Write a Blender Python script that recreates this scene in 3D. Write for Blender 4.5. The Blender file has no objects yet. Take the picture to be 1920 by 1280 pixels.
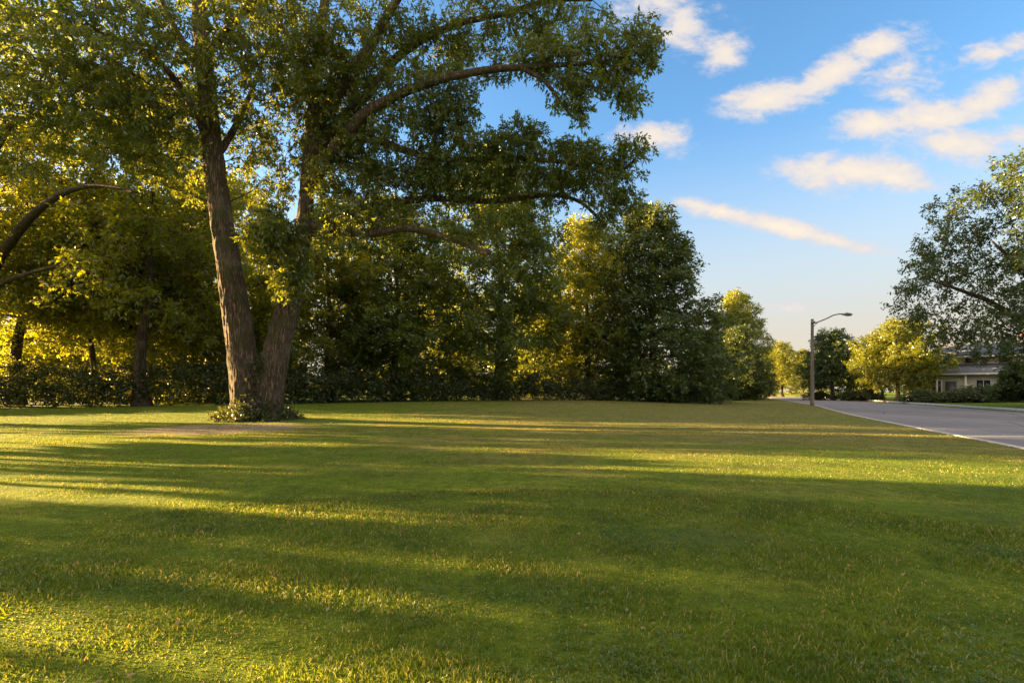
import bpy, bmesh, math, random
import numpy as np
from mathutils import Vector

C = bpy.context.scene
COL = C.collection
R = math.radians

# ------------------------------------------------------------------ camera
CAM_H, FPX, HZ = 1.25, 930.0, 734.0          # eye height, focal length and horizon row in photo pixels
cam = bpy.data.objects.new('camera', bpy.data.cameras.new('camera'))
COL.objects.link(cam)
cam.location = (0, 0, CAM_H)
cam.rotation_euler = (R(90), 0, 0)
cam.data.sensor_width = 36
cam.data.lens = 36 * FPX / 1920
cam.data.shift_y = (HZ - 640) / 1920
cam.data.clip_start = 0.05
cam.data.clip_end = 6000
C.camera = cam

# ------------------------------------------------------------------ light and exposure
SUN_AZ, SUN_EL = R(-76), R(10.0)               # azimuth from +Y towards +X, elevation
S = Vector((math.sin(SUN_AZ) * math.cos(SUN_EL), math.cos(SUN_AZ) * math.cos(SUN_EL), math.sin(SUN_EL)))
sun = bpy.data.objects.new('sun', bpy.data.lights.new('sun', 'SUN'))
COL.objects.link(sun)
sun.data.energy = 5.0
sun.data.color = (1.0, 0.62, 0.25)
sun.data.angle = R(0.5)
sun.rotation_euler = S.to_track_quat('Z', 'Y').to_euler()
sun.location = (-40, 0, 60)
C.view_settings.view_transform = 'Standard'
C.view_settings.look = 'None'
C.view_settings.gamma = 1
C.view_settings.use_curve_mapping = False
C.view_settings.exposure = 3.17
C.render.engine = 'CYCLES'
cy = C.cycles
cy.max_bounces = 7
cy.diffuse_bounces = 5
cy.glossy_bounces = 2
cy.transmission_bounces = 4
cy.transparent_max_bounces = 6
cy.sample_clamp_indirect = 6
cy.use_denoising = True


# ------------------------------------------------------------------ node helper
class NT:
    def __init__(s, tree):
        s.t = tree
        tree.nodes.clear()

    def n(s, kind, **kw):
        nd = s.t.nodes.new(kind)
        for k, v in kw.items():
            if k.startswith('_'):
                nd.inputs[k[1:].replace('_', ' ')].default_value = v
            else:
                setattr(nd, k, v)
        return nd

    def l(s, a, b):
        s.t.links.new(a, b)

    def val(s, sock, v):
        if hasattr(v, 'is_output'):
            s.l(v, sock)
        else:
            sock.default_value = v

    def m(s, op, a, b=None, c=None, clamp=False):
        nd = s.t.nodes.new('ShaderNodeMath')
        nd.operation = op
        nd.use_clamp = clamp
        s.val(nd.inputs[0], a)
        if b is not None: s.val(nd.inputs[1], b)
        if c is not None: s.val(nd.inputs[2], c)
        return nd.outputs[0]

    def mix(s, f, a, b, mode='MIX'):
        nd = s.t.nodes.new('ShaderNodeMix')
        nd.data_type = 'RGBA'
        nd.blend_type = mode
        s.val(nd.inputs[0], f)
        s.val(nd.inputs[6], a if hasattr(a, 'is_output') else (*a, 1))
        s.val(nd.inputs[7], b if hasattr(b, 'is_output') else (*b, 1))
        return nd.outputs[2]

    def smooth(s, x, lo, hi):
        nd = s.t.nodes.new('ShaderNodeMapRange')
        nd.interpolation_type = 'SMOOTHSTEP'
        s.val(nd.inputs['Value'], x)
        nd.inputs['From Min'].default_value = lo
        nd.inputs['From Max'].default_value = hi
        return nd.outputs[0]

    def noise(s, vec, scale, detail=4, rough=0.55, dist=0.0):
        nd = s.n('ShaderNodeTexNoise')
        nd.inputs['Scale'].default_value = scale
        nd.inputs['Detail'].default_value = detail
        nd.inputs['Roughness'].default_value = rough
        nd.inputs['Distortion'].default_value = dist
        if vec is not None: s.l(vec, nd.inputs['Vector'])
        return nd.outputs['Fac']

    def vscale(s, vec, xyz):
        nd = s.n('ShaderNodeVectorMath', operation='MULTIPLY')
        s.l(vec, nd.inputs[0])
        nd.inputs[1].default_value = xyz
        return nd.outputs[0]


# ------------------------------------------------------------------ sky with clouds (sky directions only, world axes)
# blobs of cloud: column and row in the photo -> direction; half length, half height, tilt, weight
CLOUDS = [
    (1640, 92, 88, 34, 24, 1.0), (1560, 140, 105, 36, 32, 1.05), (1440, 186, 100, 34, 8, 1.0), (1680, 130, 80, 30, 20, .5),
    (1690, 172, 70, 26, 5, .4),
    (1600, 322, 150, 38, -2, 1.0), (1670, 334, 90, 24, -6, .9), (1545, 345, 60, 24, 0, .55),
    (1860, 180, 110, 34, 24, 1.0), (1740, 222, 130, 42, 10, 1.0), (1800, 270, 100, 40, -5, .95), (1630, 236, 85, 28, 0, .85),
    (1350, 396, 110, 19, -12, .9), (1460, 425, 120, 20, -13, 1.0), (1560, 450, 100, 16, -12, .85),
    (1360, 100, 52, 42, 20, .75), (1285, 50, 60, 55, 40, .62), (1215, 10, 80, 45, 10, .6), (1225, 256, 72, 34, -6, .8),
    (1870, 95, 85, 26, 12, .7), (1485, 578, 48, 12, 0, .55), (1930, 250, 60, 20, 0, .4),
]
w = bpy.data.worlds.new('World')
C.world = w
w.use_nodes = True
n = NT(w.node_tree)
out = n.n('ShaderNodeOutputWorld')
bg = n.n('ShaderNodeBackground')
SKY_STRENGTH = 0.052
FILL_CLOUD = (3.7, 2.95, 2.1)
bg.inputs['Strength'].default_value = SKY_STRENGTH
sky = n.n('ShaderNodeTexSky', sky_type='NISHITA', sun_disc=False)
sky.sun_elevation = SUN_EL
sky.sun_rotation = SUN_AZ
sky.altitude = 0
sky.air_density = 1.0
sky.dust_density = 0.6
sky.ozone_density = 2.2
hs = n.n('ShaderNodeHueSaturation')
hs.inputs['Saturation'].default_value = 1.16
hs.inputs['Value'].default_value = 0.94
n.l(sky.outputs[0], hs.inputs['Color'])
tc = n.n('ShaderNodeTexCoord')
sep = n.n('ShaderNodeSeparateXYZ')
n.l(tc.outputs['Generated'], sep.inputs[0])
yy = n.m('MAXIMUM', sep.outputs[1], 0.02)
u = n.m('DIVIDE', sep.outputs[0], yy)
v = n.m('DIVIDE', sep.outputs[2], yy)
cmb = n.n('ShaderNodeCombineXYZ')
n.l(u, cmb.inputs[0]); n.l(v, cmb.inputs[1])
uv = cmb.outputs[0]
best = None
for (px, py, rx, ry, ang, wt) in CLOUDS:
    mp = n.n('ShaderNodeMapping', vector_type='TEXTURE')
    mp.inputs['Location'].default_value = ((px - 960) / FPX, (HZ - py) / FPX, 0)
    mp.inputs['Rotation'].default_value = (0, 0, R(ang))
    mp.inputs['Scale'].default_value = (.92 * rx / FPX, .90 * ry / FPX, 1)
    n.l(uv, mp.inputs['Vector'])
    ln = n.n('ShaderNodeVectorMath', operation='LENGTH')
    n.l(mp.outputs[0], ln.inputs[0])
    d = n.m('MULTIPLY', n.m('SUBTRACT', 1.25, ln.outputs['Value']), wt)
    best = d if best is None else n.m('SMOOTH_MAX', best, d, 0.25)
rot = n.n('ShaderNodeMapping')
rot.inputs['Rotation'].default_value = (0, 0, R(-25))
rot.inputs['Scale'].default_value = (1.0, 1.8, 1)
n.l(uv, rot.inputs['Vector'])
f1 = n.noise(rot.outputs[0], 11, 7, 0.6, 0.35)
f2 = n.noise(rot.outputs[0], 34, 5, 0.6, 0.2)
fb = n.m('ADD', n.m('MULTIPLY', n.m('SUBTRACT', f1, 0.5), 2.1), n.m('MULTIPLY', n.m('SUBTRACT', f2, 0.5), 0.85))
dens = n.m('ADD', best, fb)
al = n.m('MULTIPLY', n.smooth(dens, -0.12, 0.78), n.smooth(best, -0.6, 0.2))
al = n.m('MULTIPLY', al, n.smooth(sep.outputs[1], 0.02, 0.1))
al = n.m('MULTIPLY', al, 0.95)
thick = n.smooth(dens, 0.2, 1.5)
ccol = n.mix(thick, (1.72, 1.62, 1.66), (2.22, 1.92, 1.54))
# pale haze low over the horizon
haze = n.m('SUBTRACT', 1.0, n.smooth(sep.outputs[2], 0.08, 0.48))
low = n.m('SUBTRACT', 1.0, n.smooth(sep.outputs[2], 0.02, 0.19))
hcol = n.mix(low, (1.56, 1.58, 1.52), (1.80, 1.58, 1.22))
skyc = n.mix(haze, hs.outputs[0], hcol)
# unseen bright cloud added overhead and behind the viewer to fill the shade
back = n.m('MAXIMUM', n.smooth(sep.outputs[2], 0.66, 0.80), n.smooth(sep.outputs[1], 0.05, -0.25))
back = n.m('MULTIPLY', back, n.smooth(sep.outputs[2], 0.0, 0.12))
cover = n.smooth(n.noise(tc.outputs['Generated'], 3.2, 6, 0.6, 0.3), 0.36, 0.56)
skyc = n.mix(n.m('MULTIPLY', n.m('MULTIPLY', back, cover), 0.9), skyc, (FILL_CLOUD[0], FILL_CLOUD[1], FILL_CLOUD[2]))
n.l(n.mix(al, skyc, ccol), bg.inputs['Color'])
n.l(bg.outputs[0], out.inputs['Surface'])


# ------------------------------------------------------------------ small helpers
def sm(a, b, x):
    t = np.clip((np.asarray(x, float) - a) / (b - a), 0, 1)
    return t * t * (3 - 2 * t)


RD = np.array([0.403, 0.915]); RN = np.array([0.915, -0.403]); P0 = np.array([11.4, 11.1])
ROAD_W = 10.3


def road_ts(x, y):
    dx, dy = np.asarray(x, float) - P0[0], np.asarray(y, float) - P0[1]
    return dx * RN[0] + dy * RN[1], dx * RD[0] + dy * RD[1]


def t_left(s):
    return 1.3 * sm(12, 45, s)


def gz(x, y):
    """height of the ground"""
    t, s = road_ts(x, y)
    e = t - t_left(s)
    z = 0.48 * sm(14, 46, y) * sm(3, 22, -e)
    z = z + np.where(t > ROAD_W, 0.13 + 0.32 * sm(ROAD_W, 27, t), 0)
    z = z + 0.03 * np.sin(np.asarray(x) * .31 + 1) * np.sin(np.asarray(y) * .27) * sm(0.5, 4, np.maximum(-e, t - ROAD_W))
    return z


def P(px, py, d):
    return np.array([(px - 960) / FPX * d, d, CAM_H + (HZ - py) / FPX * d])


def G(px, d):
    x = (px - 960) / FPX * d
    return np.array([x, d, float(gz(x, d))])


def mesh_np(name, verts, polys, mat=None, parent=None, smooth=False):
    """polys: list of int arrays (M,k)"""
    verts = np.ascontiguousarray(verts, dtype=np.float32)
    me = bpy.data.meshes.new(name)
    me.vertices.add(len(verts))
    me.vertices.foreach_set('co', verts.ravel())
    polys = [np.asarray(p, np.int32) for p in polys if len(p)]
    loops = np.concatenate([p.ravel() for p in polys])
    tot = np.concatenate([np.full(len(p), p.shape[1], np.int32) for p in polys])
    start = np.concatenate([[0], np.cumsum(tot)[:-1]]).astype(np.int32)
    me.loops.add(len(loops))
    me.loops.foreach_set('vertex_index', loops)
    me.polygons.add(len(tot))
    me.polygons.foreach_set('loop_start', start)
    me.polygons.foreach_set('loop_total', tot)
    if smooth:
        me.polygons.foreach_set('use_smooth', np.ones(len(tot), bool))
    me.update(calc_edges=True)
    if mat: me.materials.append(mat)
    o = bpy.data.objects.new(name, me)
    COL.objects.link(o)
    if parent: o.parent = parent
    return o


def tag(o, label, cat, group=None):
    o['label'] = label; o['category'] = cat
    if group: o['group'] = group
    return o


def thing(name, label, cat, loc=(0, 0, 0), rz=0, group=None):
    o = bpy.data.objects.new(name, None)
    COL.objects.link(o)
    o.empty_display_size = 0.3
    o.location = [float(c) for c in loc]; o.rotation_euler = (0, 0, rz)
    return tag(o, label, cat, group)


def dup(root, loc, rz=0, sc=(1, 1, 1), label=None, group=None, mats=None):
    r = root.copy(); COL.objects.link(r)
    r.location = [float(c) for c in loc]; r.rotation_euler = (0, 0, rz); r.scale = sc
    if label: r['label'] = label
    if group: r['group'] = group
    for ch in list(root.children):
        c = ch.copy(); COL.objects.link(c); c.parent = r
        if mats and ch.name.split('.')[0] in mats:
            c.material_slots[0].link = 'OBJECT'
            c.material_slots[0].material = mats[ch.name.split('.')[0]]
        for g in list(ch.children):
            k = g.copy(); COL.objects.link(k); k.parent = c
    return r


class MB:
    """collects boxes, tubes and prisms and links them as one mesh"""
    def __init__(s):
        s.v = []; s.f = {}; s.k = 0

    def add(s, v, *fs):
        for f in fs:
            f = np.asarray(f, int)
            s.f.setdefault(f.shape[1], []).append(f + s.k)
        s.v.append(np.asarray(v, float)); s.k += len(v)
        return s

    def box(s, x0, x1, y0, y1, z0, z1):
        v = [(x, y, z) for z in (z0, z1) for y in (y0, y1) for x in (x0, x1)]
        return s.add(v, [(0, 2, 3, 1), (4, 5, 7, 6), (0, 1, 5, 4), (2, 6, 7, 3), (0, 4, 6, 2), (1, 3, 7, 5)])

    def tube(s, pts, rad, n=8, cap=True, wob=None):
        pts = np.asarray(pts, float); rad = np.asarray(rad, float) * np.ones(len(pts))
        k = len(pts)
        tan = np.gradient(pts, axis=0)
        tan /= np.linalg.norm(tan, axis=1)[:, None] + 1e-9
        up = np.array([0, 0, 1.0]) if abs(tan[0][2]) < .9 else np.array([1.0, 0, 0])
        a = np.cross(tan[0], up); a /= np.linalg.norm(a)
        rings = []
        th = np.arange(n) * 2 * math.pi / n
        for i in range(k):
            a = a - tan[i] * np.dot(a, tan[i]); a /= np.linalg.norm(a) + 1e-9
            b = np.cross(tan[i], a)
            rr = rad[i] * (wob(th, i) if wob else 1)
            rings.append(pts[i] + (np.cos(th) * rr)[:, None] * a + (np.sin(th) * rr)[:, None] * b)
        v = np.concatenate(rings)
        i, j = np.meshgrid(np.arange(k - 1), np.arange(n), indexing='ij')
        i = i.ravel(); j = j.ravel(); j2 = (j + 1) % n
        q = np.stack([i * n + j, i * n + j2, (i + 1) * n + j2, (i + 1) * n + j], 1)
        fs = [q]
        if cap:
            v = np.concatenate([v, pts[[0]], pts[[-1]]])
            jj = np.arange(n); j2 = (jj + 1) % n
            fs.append(np.concatenate([np.stack([j2, jj, np.full(n, k * n)], 1),
                                      np.stack([(k - 1) * n + jj, (k - 1) * n + j2, np.full(n, k * n + 1)], 1)]))
        return s.add(v, *fs)

    def build(s, name, mat, parent=None, smooth=False):
        return mesh_np(name, np.concatenate(s.v), [np.concatenate(f) for f in s.f.values()], mat, parent, smooth)


# ------------------------------------------------------------------ materials
def mat(name):
    m = bpy.data.materials.new(name)
    m.use_nodes = True
    n = NT(m.node_tree)
    o = n.n('ShaderNodeOutputMaterial')
    return m, n, o


def plain(name, col, rough=.7, metal=0, var=.15, scale=3, bump=0.0, stretch=(1, 1, 1)):
    m, n, o = mat(name)
    p = n.n('ShaderNodeBsdfPrincipled')
    p.inputs['Roughness'].default_value = rough
    p.inputs['Metallic'].default_value = metal
    tc = n.n('ShaderNodeTexCoord')
    f = n.noise(n.vscale(tc.outputs['Object'], stretch), scale, 6, .65)
    c = n.mix(n.smooth(f, .3, .7), [k * (1 - var) for k in col], [min(1, k * (1 + var)) for k in col])
    n.l(c, p.inputs['Base Color'])
    if bump:
        b = n.n('ShaderNodeBump'); b.inputs['Strength'].default_value = bump; b.inputs['Distance'].default_value = .02
        n.l(f, b.inputs['Height']); n.l(b.outputs[0], p.inputs['Normal'])
    n.l(p.outputs[0], o.inputs[0])
    return m


def leaf_mat(name, dark, light, trans, tw=0.5, objvar=0.5, gloss=.06):
    """dark/light: front colours of single leaves, trans: colour of the light passing through"""
    m, n, o = mat(name)
    geo = n.n('ShaderNodeNewGeometry')
    rnd = geo.outputs['Random Per Island']
    oi = n.n('ShaderNodeObjectInfo')
    pos = n.n('ShaderNodeTexCoord').outputs['Object']
    cl = n.noise(pos, .55, 2, .5)
    f = n.m('ADD', n.m('MULTIPLY', rnd, .65), n.m('MULTIPLY', n.m('SUBTRACT', cl, .32), 1.0), clamp=True)
    col = n.mix(f, dark, light)
    hv = n.n('ShaderNodeHueSaturation')
    n.l(col, hv.inputs['Color'])
    n.l(n.m('ADD', .5 - .018 * objvar, n.m('MULTIPLY', oi.outputs['Random'], .036 * objvar)), hv.inputs['Hue'])
    n.l(n.m('ADD', 1 - .15 * objvar, n.m('MULTIPLY', oi.outputs['Random'], .3 * objvar)), hv.inputs['Value'])
    tcol = n.mix(rnd, [c * .65 for c in trans], trans)
    df = n.n('ShaderNodeBsdfDiffuse'); n.l(hv.outputs[0], df.inputs['Color'])
    tr = n.n('ShaderNodeBsdfTranslucent'); n.l(tcol, tr.inputs['Color'])
    mx = n.n('ShaderNodeMixShader'); mx.inputs[0].default_value = tw
    n.l(df.outputs[0], mx.inputs[1]); n.l(tr.outputs[0], mx.inputs[2])
    gl = n.n('ShaderNodeBsdfGlossy'); gl.inputs['Roughness'].default_value = .38
    m2 = n.n('ShaderNodeMixShader'); m2.inputs[0].default_value = gloss
    n.l(mx.outputs[0], m2.inputs[1]); n.l(gl.outputs[0], m2.inputs[2])
    n.l(m2.outputs[0], o.inputs[0])
    return m


def bark_mat(name, c1, c2, c3, scale=7.0, bump=.9, moss=0.0):
    m, n, o = mat(name)
    p = n.n('ShaderNodeBsdfPrincipled'); p.inputs['Roughness'].default_value = .9
    pos = n.n('ShaderNodeTexCoord').outputs['Object']
    wp = n.noise(pos, 2.2, 3, .5)
    wv = n.n('ShaderNodeVectorMath', operation='ADD'); n.l(n.vscale(pos, (1, 1, .11)), wv.inputs[0])
    sc = n.n('ShaderNodeVectorMath', operation='SCALE'); sc.inputs[0].default_value = (.10, .07, .02); n.l(wp, sc.inputs['Scale'])
    n.l(sc.outputs[0], wv.inputs[1])
    f = n.noise(wv.outputs[0], scale * 1.7, 7, .62, .2)
    g2 = n.noise(n.vscale(pos, (1, 1, .3)), scale * 4.5, 5, .65)
    rid = n.smooth(n.m('ABSOLUTE', n.m('SUBTRACT', f, .5)), .0, .13)
    h = n.m('ADD', n.m('MULTIPLY', rid, .7), n.m('MULTIPLY', g2, .45))
    col = n.mix(n.smooth(h, .25, .85), c1, c2)
    big = n.noise(pos, .9, 4, .6)
    col = n.mix(n.m('MULTIPLY', n.smooth(big, .5, .72), .6), col, c3)
    if moss:
        col = n.mix(n.m('MULTIPLY', n.smooth(n.noise(pos, 1.6, 5, .6), .48, .66), moss), col, (.05, .06, .018))
    n.l(col, p.inputs['Base Color'])
    b = n.n('ShaderNodeBump'); b.inputs['Strength'].default_value = bump; b.inputs['Distance'].default_value = .06
    n.l(h, b.inputs['Height']); n.l(b.outputs[0], p.inputs['Normal'])
    n.l(p.outputs[0], o.inputs[0])
    return m


LEAF_HERO = leaf_mat('leaf_lawn_tree', (.030, .062, .020), (.082, .132, .034), (.38, .42, .018), .48, .2)
LEAF_WOOD = leaf_mat('leaf_wood', (.036, .064, .013), (.105, .150, .024), (.54, .55, .014), .55)
LEAF_DARK = leaf_mat('leaf_dark', (.028, .060, .020), (.080, .135, .040), (.22, .26, .02), .4)
LEAF_LIME = leaf_mat('leaf_lime', (.055, .080, .013), (.15, .175, .022), (.58, .55, .014), .58)
LEAF_DEEP = leaf_mat('leaf_deep', (.022, .052, .014), (.070, .120, .028), (.36, .42, .014), .48)
LEAF_GOLD = leaf_mat('leaf_gold', (.050, .085, .012), (.14, .17, .018), (.42, .42, .010), .5)
LEAF_SHRUB = leaf_mat('leaf_shrub', (.020, .040, .014), (.060, .095, .028), (.16, .17, .02), .4)
BARK_HERO = bark_mat('bark_lawn_tree', (.038, .028, .019), (.165, .118, .082), (.20, .165, .13), 8, 1.0, .75)
BARK = bark_mat('bark_wood', (.020, .015, .011), (.085, .065, .048), (.11, .09, .07), 6, .7)
BARK_GREY = bark_mat('bark_grey', (.07, .065, .06), (.22, .20, .18), (.26, .25, .22), 6, .7)


def ground_mat():
    m, n, o = mat('turf_soil')
    p = n.n('ShaderNodeBsdfPrincipled'); p.inputs['Roughness'].default_value = .95
    p.inputs['Specular IOR Level'].default_value = .1
    pos = n.n('ShaderNodeTexCoord').outputs['Object']
    a, b = turf_cols(n, pos)
    col = n.mix(n.smooth(n.noise(pos, 9, 6, .7), .3, .7), a, b)
    # fallen leaves and bare soil by the big tree
    dist = n.n('ShaderNodeVectorMath', operation='DISTANCE')
    sc = n.n('ShaderNodeVectorMath', operation='MULTIPLY'); n.l(pos, sc.inputs[0]); sc.inputs[1].default_value = (1, 1.15, 0)
    n.l(sc.outputs[0], dist.inputs[0]); dist.inputs[1].default_value = (SOIL[0], SOIL[1] * 1.15, 0)
    soil = n.smooth(n.m('ADD', dist.outputs['Value'], n.m('MULTIPLY', n.noise(pos, 1.3, 5, .6), 2.2)), 4.5, 2.7)
    scol = n.mix(n.smooth(n.noise(pos, 14, 6, .7), .35, .65), (.17, .135, .085), (.42, .35, .24))
    col = n.mix(soil, col, scol)
    n.l(col, p.inputs['Base Color'])
    bp = n.n('ShaderNodeBump'); bp.inputs['Strength'].default_value = .8; bp.inputs['Distance'].default_value = .05
    n.l(n.noise(pos, 22, 6, .7), bp.inputs['Height']); n.l(bp.outputs[0], p.inputs['Normal'])
    n.l(p.outputs[0], o.inputs[0])
    return m


def turf_cols(n, pos, k=1.0):
    """two grass colours that change over the lawn: lush near, dry straw patches farther off"""
    sp = n.n('ShaderNodeSeparateXYZ'); n.l(pos, sp.inputs[0])
    big = n.noise(pos, .16, 4, .6, .4)
    med = n.noise(pos, .75, 5, .65, .3)
    dry = n.m('ADD', n.m('MULTIPLY', n.m('SUBTRACT', big, .5), 2.2), n.m('MULTIPLY', n.m('SUBTRACT', med, .5), 1.8))
    far = n.smooth(sp.outputs[1], 4, 15)
    right = n.smooth(sp.outputs[0], -14, 8)
    tt = n.m('SUBTRACT', n.m('MULTIPLY', n.m('SUBTRACT', sp.outputs[0], 11.4), .915), n.m('MULTIPLY', n.m('SUBTRACT', sp.outputs[1], 11.1), .403))
    right = n.m('MULTIPLY', right, n.smooth(tt, 9.5, 8.5))
    dry = n.m('ADD', dry, n.m('SUBTRACT', n.m('MULTIPLY', n.m('MULTIPLY', far, right), .95), .27))
    dry = n.m('MULTIPLY', n.smooth(dry, -.35, .75), .85)
    a = n.mix(dry, [c * k for c in (.078, .128, .012)], [c * k for c in (.155, .15, .045)])
    b = n.mix(dry, [c * k for c in (.138, .20, .018)], [c * k for c in (.245, .225, .08)])
    mott = n.m('ADD', n.m('MULTIPLY', n.noise(pos, 1.7, 5, .7, .4), 1.1), n.m('MULTIPLY', n.noise(pos, 6.5, 4, .65), .8))
    mcol = n.mix(n.smooth(mott, .62, 1.25), (.62, .70, .66), (1.22, 1.16, 1.12))
    a = n.mix(1.0, a, mcol, 'MULTIPLY'); b = n.mix(1.0, b, mcol, 'MULTIPLY')
    return a, b


SOIL = (-9.7, 16.3)


def grass_mat():
    m, n, o = mat('grass_blades')
    geo = n.n('ShaderNodeNewGeometry')
    rnd = geo.outputs['Random Per Island']
    pos = n.n('ShaderNodeTexCoord').outputs['Object']
    a, b = turf_cols(n, pos, 1.1)
    col = n.mix(rnd, a, b)
    clover = n.smooth(n.noise(pos, 2.1, 5, .65, .5), .54, .66)
    col = n.mix(n.m('MULTIPLY', clover, .55), col, (.055, .115, .024))
    straw = n.m('GREATER_THAN', n.m('FRACT', n.m('MULTIPLY', rnd, 37.0)), .90)
    col = n.mix(n.m('MULTIPLY', straw, .8), col, (.36, .30, .14))
    df = n.n('ShaderNodeBsdfDiffuse'); n.l(col, df.inputs['Color'])
    tcl = n.mix(1.0, col, (2.05, 1.65, .6), 'MULTIPLY')
    tr = n.n('ShaderNodeBsdfTranslucent'); n.l(tcl, tr.inputs['Color'])
    mx = n.n('ShaderNodeMixShader'); mx.inputs[0].default_value = .42
    n.l(df.outputs[0], mx.inputs[1]); n.l(tr.outputs[0], mx.inputs[2])
    gl = n.n('ShaderNodeBsdfGlossy'); gl.inputs['Roughness'].default_value = .45
    m2 = n.n('ShaderNodeMixShader'); m2.inputs[0].default_value = .035
    n.l(mx.outputs[0], m2.inputs[1]); n.l(gl.outputs[0], m2.inputs[2])
    n.l(m2.outputs[0], o.inputs[0])
    return m


# ------------------------------------------------------------------ the ground, the road
def build_ground():
    bs = np.concatenate([[-3000, -900, -300, -150, -110], np.arange(-90, -40, 5), np.arange(-40, -3, 1.25), [-3, -2, -1, -.4, -.06, .12],
                         [ROAD_W - .3, ROAD_W + .06, ROAD_W + 1, ROAD_W + 3, ROAD_W + 6, ROAD_W + 10, ROAD_W + 17, ROAD_W + 30, 90, 200, 900, 3000]])
    ss = np.concatenate([[-3000, -900, -200, -80], np.arange(-40, 70, 1.25), np.arange(70, 160, 6), [200, 400, 1200, 3000]])
    B, Sg = np.meshgrid(bs, ss, indexing='ij')
    T = B + np.where(B < 5, t_left(Sg) * np.clip(1 - np.abs(B) / 6, 0, 1), 0)
    X = P0[0] + T * RN[0] + Sg * RD[0]; Y = P0[1] + T * RN[1] + Sg * RD[1]
    Z = gz(X, Y) - np.where((B > 0) & (B < ROAD_W), .06, 0)
    # the bed under the road lies lower than the road itself
    v = np.stack([X, Y, Z], -1).reshape(-1, 3)
    nb, ns = len(bs), len(ss)
    i, j = np.meshgrid(np.arange(nb - 1), np.arange(ns - 1), indexing='ij'); i = i.ravel(); j = j.ravel()
    q = np.stack([i * ns + j, (i + 1) * ns + j, (i + 1) * ns + j + 1, i * ns + j + 1], 1)
    o = mesh_np('ground', v, [q], ground_mat(), None, True)
    o['kind'] = 'structure'
    # road: asphalt sheet, with slight camber, ends in the trees far off
    m, n, oo = mat('asphalt')
    p = n.n('ShaderNodeBsdfPrincipled'); p.inputs['Roughness'].default_value = .8
    pos = n.n('ShaderNodeTexCoord').outputs['Object']
    f = n.noise(pos, 60, 4, .7); g = n.noise(pos, .5, 5, .6)
    mp = n.n('ShaderNodeMapping'); mp.inputs['Rotation'].default_value = (0, 0, R(23.8)); mp.inputs['Scale'].default_value = (1, .05, 1)
    n.l(pos, mp.inputs['Vector'])
    lane = n.noise(mp.outputs[0], 1.1, 4, .6)
    col = n.mix(n.smooth(f, .3, .7), (.17, .162, .176), (.25, .238, .252))
    col = n.mix(n.m('MULTIPLY', n.smooth(g, .4, .7), .4), col, (.24, .225, .22))
    col = n.mix(n.m('MULTIPLY', n.smooth(lane, .5, .75), .35), col, (.09, .088, .095))
    pt = n.n('ShaderNodeTexVoronoi'); pt.inputs['Scale'].default_value = .16; n.l(mp.outputs[0], pt.inputs['Vector']); pt.inputs['Scale'].default_value = .55
    pv = n.n('ShaderNodeSeparateColor'); n.l(pt.outputs['Color'], pv.inputs[0])
    col = n.mix(n.m('MULTIPLY', n.smooth(pv.outputs[0], .62, .66), .45), col, (.115, .112, .12))
    st = n.noise(pos, 2.6, 6, .7)
    col = n.mix(n.m('MULTIPLY', n.smooth(st, .55, .72), .45), col, (.075, .073, .078))
    vo = n.n('ShaderNodeTexVoronoi', feature='DISTANCE_TO_EDGE'); vo.inputs['Scale'].default_value = .22
    n.l(pos, vo.inputs['Vector'])
    col = n.mix(n.m('MULTIPLY', n.smooth(vo.outputs[0], .012, .004), .7), col, (.04, .04, .04))
    n.l(col, p.inputs['Base Color'])
    b = n.n('ShaderNodeBump'); b.inputs['Strength'].default_value = .4; b.inputs['Distance'].default_value = .01
    n.l(f, b.inputs['Height']); n.l(b.outputs[0], p.inputs['Normal']); n.l(p.outputs[0], oo.inputs[0])
    ss = np.concatenate([np.arange(-60, 126, 3)])
    fr = np.linspace(0, 1, 7)
    F, Sg = np.meshgrid(fr, ss, indexing='ij')
    T = t_left(Sg) - .02 + (ROAD_W - .02 - t_left(Sg)) * F
    v = np.stack([P0[0] + T * RN[0] + Sg * RD[0], P0[1] + T * RN[1] + Sg * RD[1], .008 + .05 * (1 - (2 * F - 1) ** 2)], -1).reshape(-1, 3)
    nb, ns = len(fr), len(ss)
    i, j = np.meshgrid(np.arange(nb - 1), np.arange(ns - 1), indexing='ij'); i = i.ravel(); j = j.ravel()
    o = mesh_np('road', v, [np.stack([i * ns + j, (i + 1) * ns + j, (i + 1) * ns + j + 1, i * ns + j + 1], 1)], m, None, True)
    o['kind'] = 'structure'
    conc = plain('concrete', (.46, .44, .41), .9, 0, .22, 4, .3)

    def kerb(name, tf, w, h):
        mb = MB()
        ss = np.arange(-60, 126, 1.5)
        prof = [(0, -.1), (0, h - .03), (.025, h), (w, h), (w, -.1)]
        rows = []
        for s in ss:
            for (dt, z) in prof:
                t = float(tf(s)) + dt
                rows.append((P0[0] + t * RN[0] + s * RD[0], P0[1] + t * RN[1] + s * RD[1], z))
        k = len(prof)
        i, j = np.meshgrid(np.arange(len(ss) - 1), np.arange(k - 1), indexing='ij'); i = i.ravel(); j = j.ravel()
        mb.add(rows, np.stack([i * k + j, (i + 1) * k + j, (i + 1) * k + j + 1, i * k + j + 1], 1))
        o = mb.build(name, conc)
        o['kind'] = 'structure'
    kerb('kerb_right', lambda s: ROAD_W - .05, .36, .2)
    kerb('kerb_left', lambda s: t_left(s) - .13, .15, .022)


build_ground()


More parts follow.
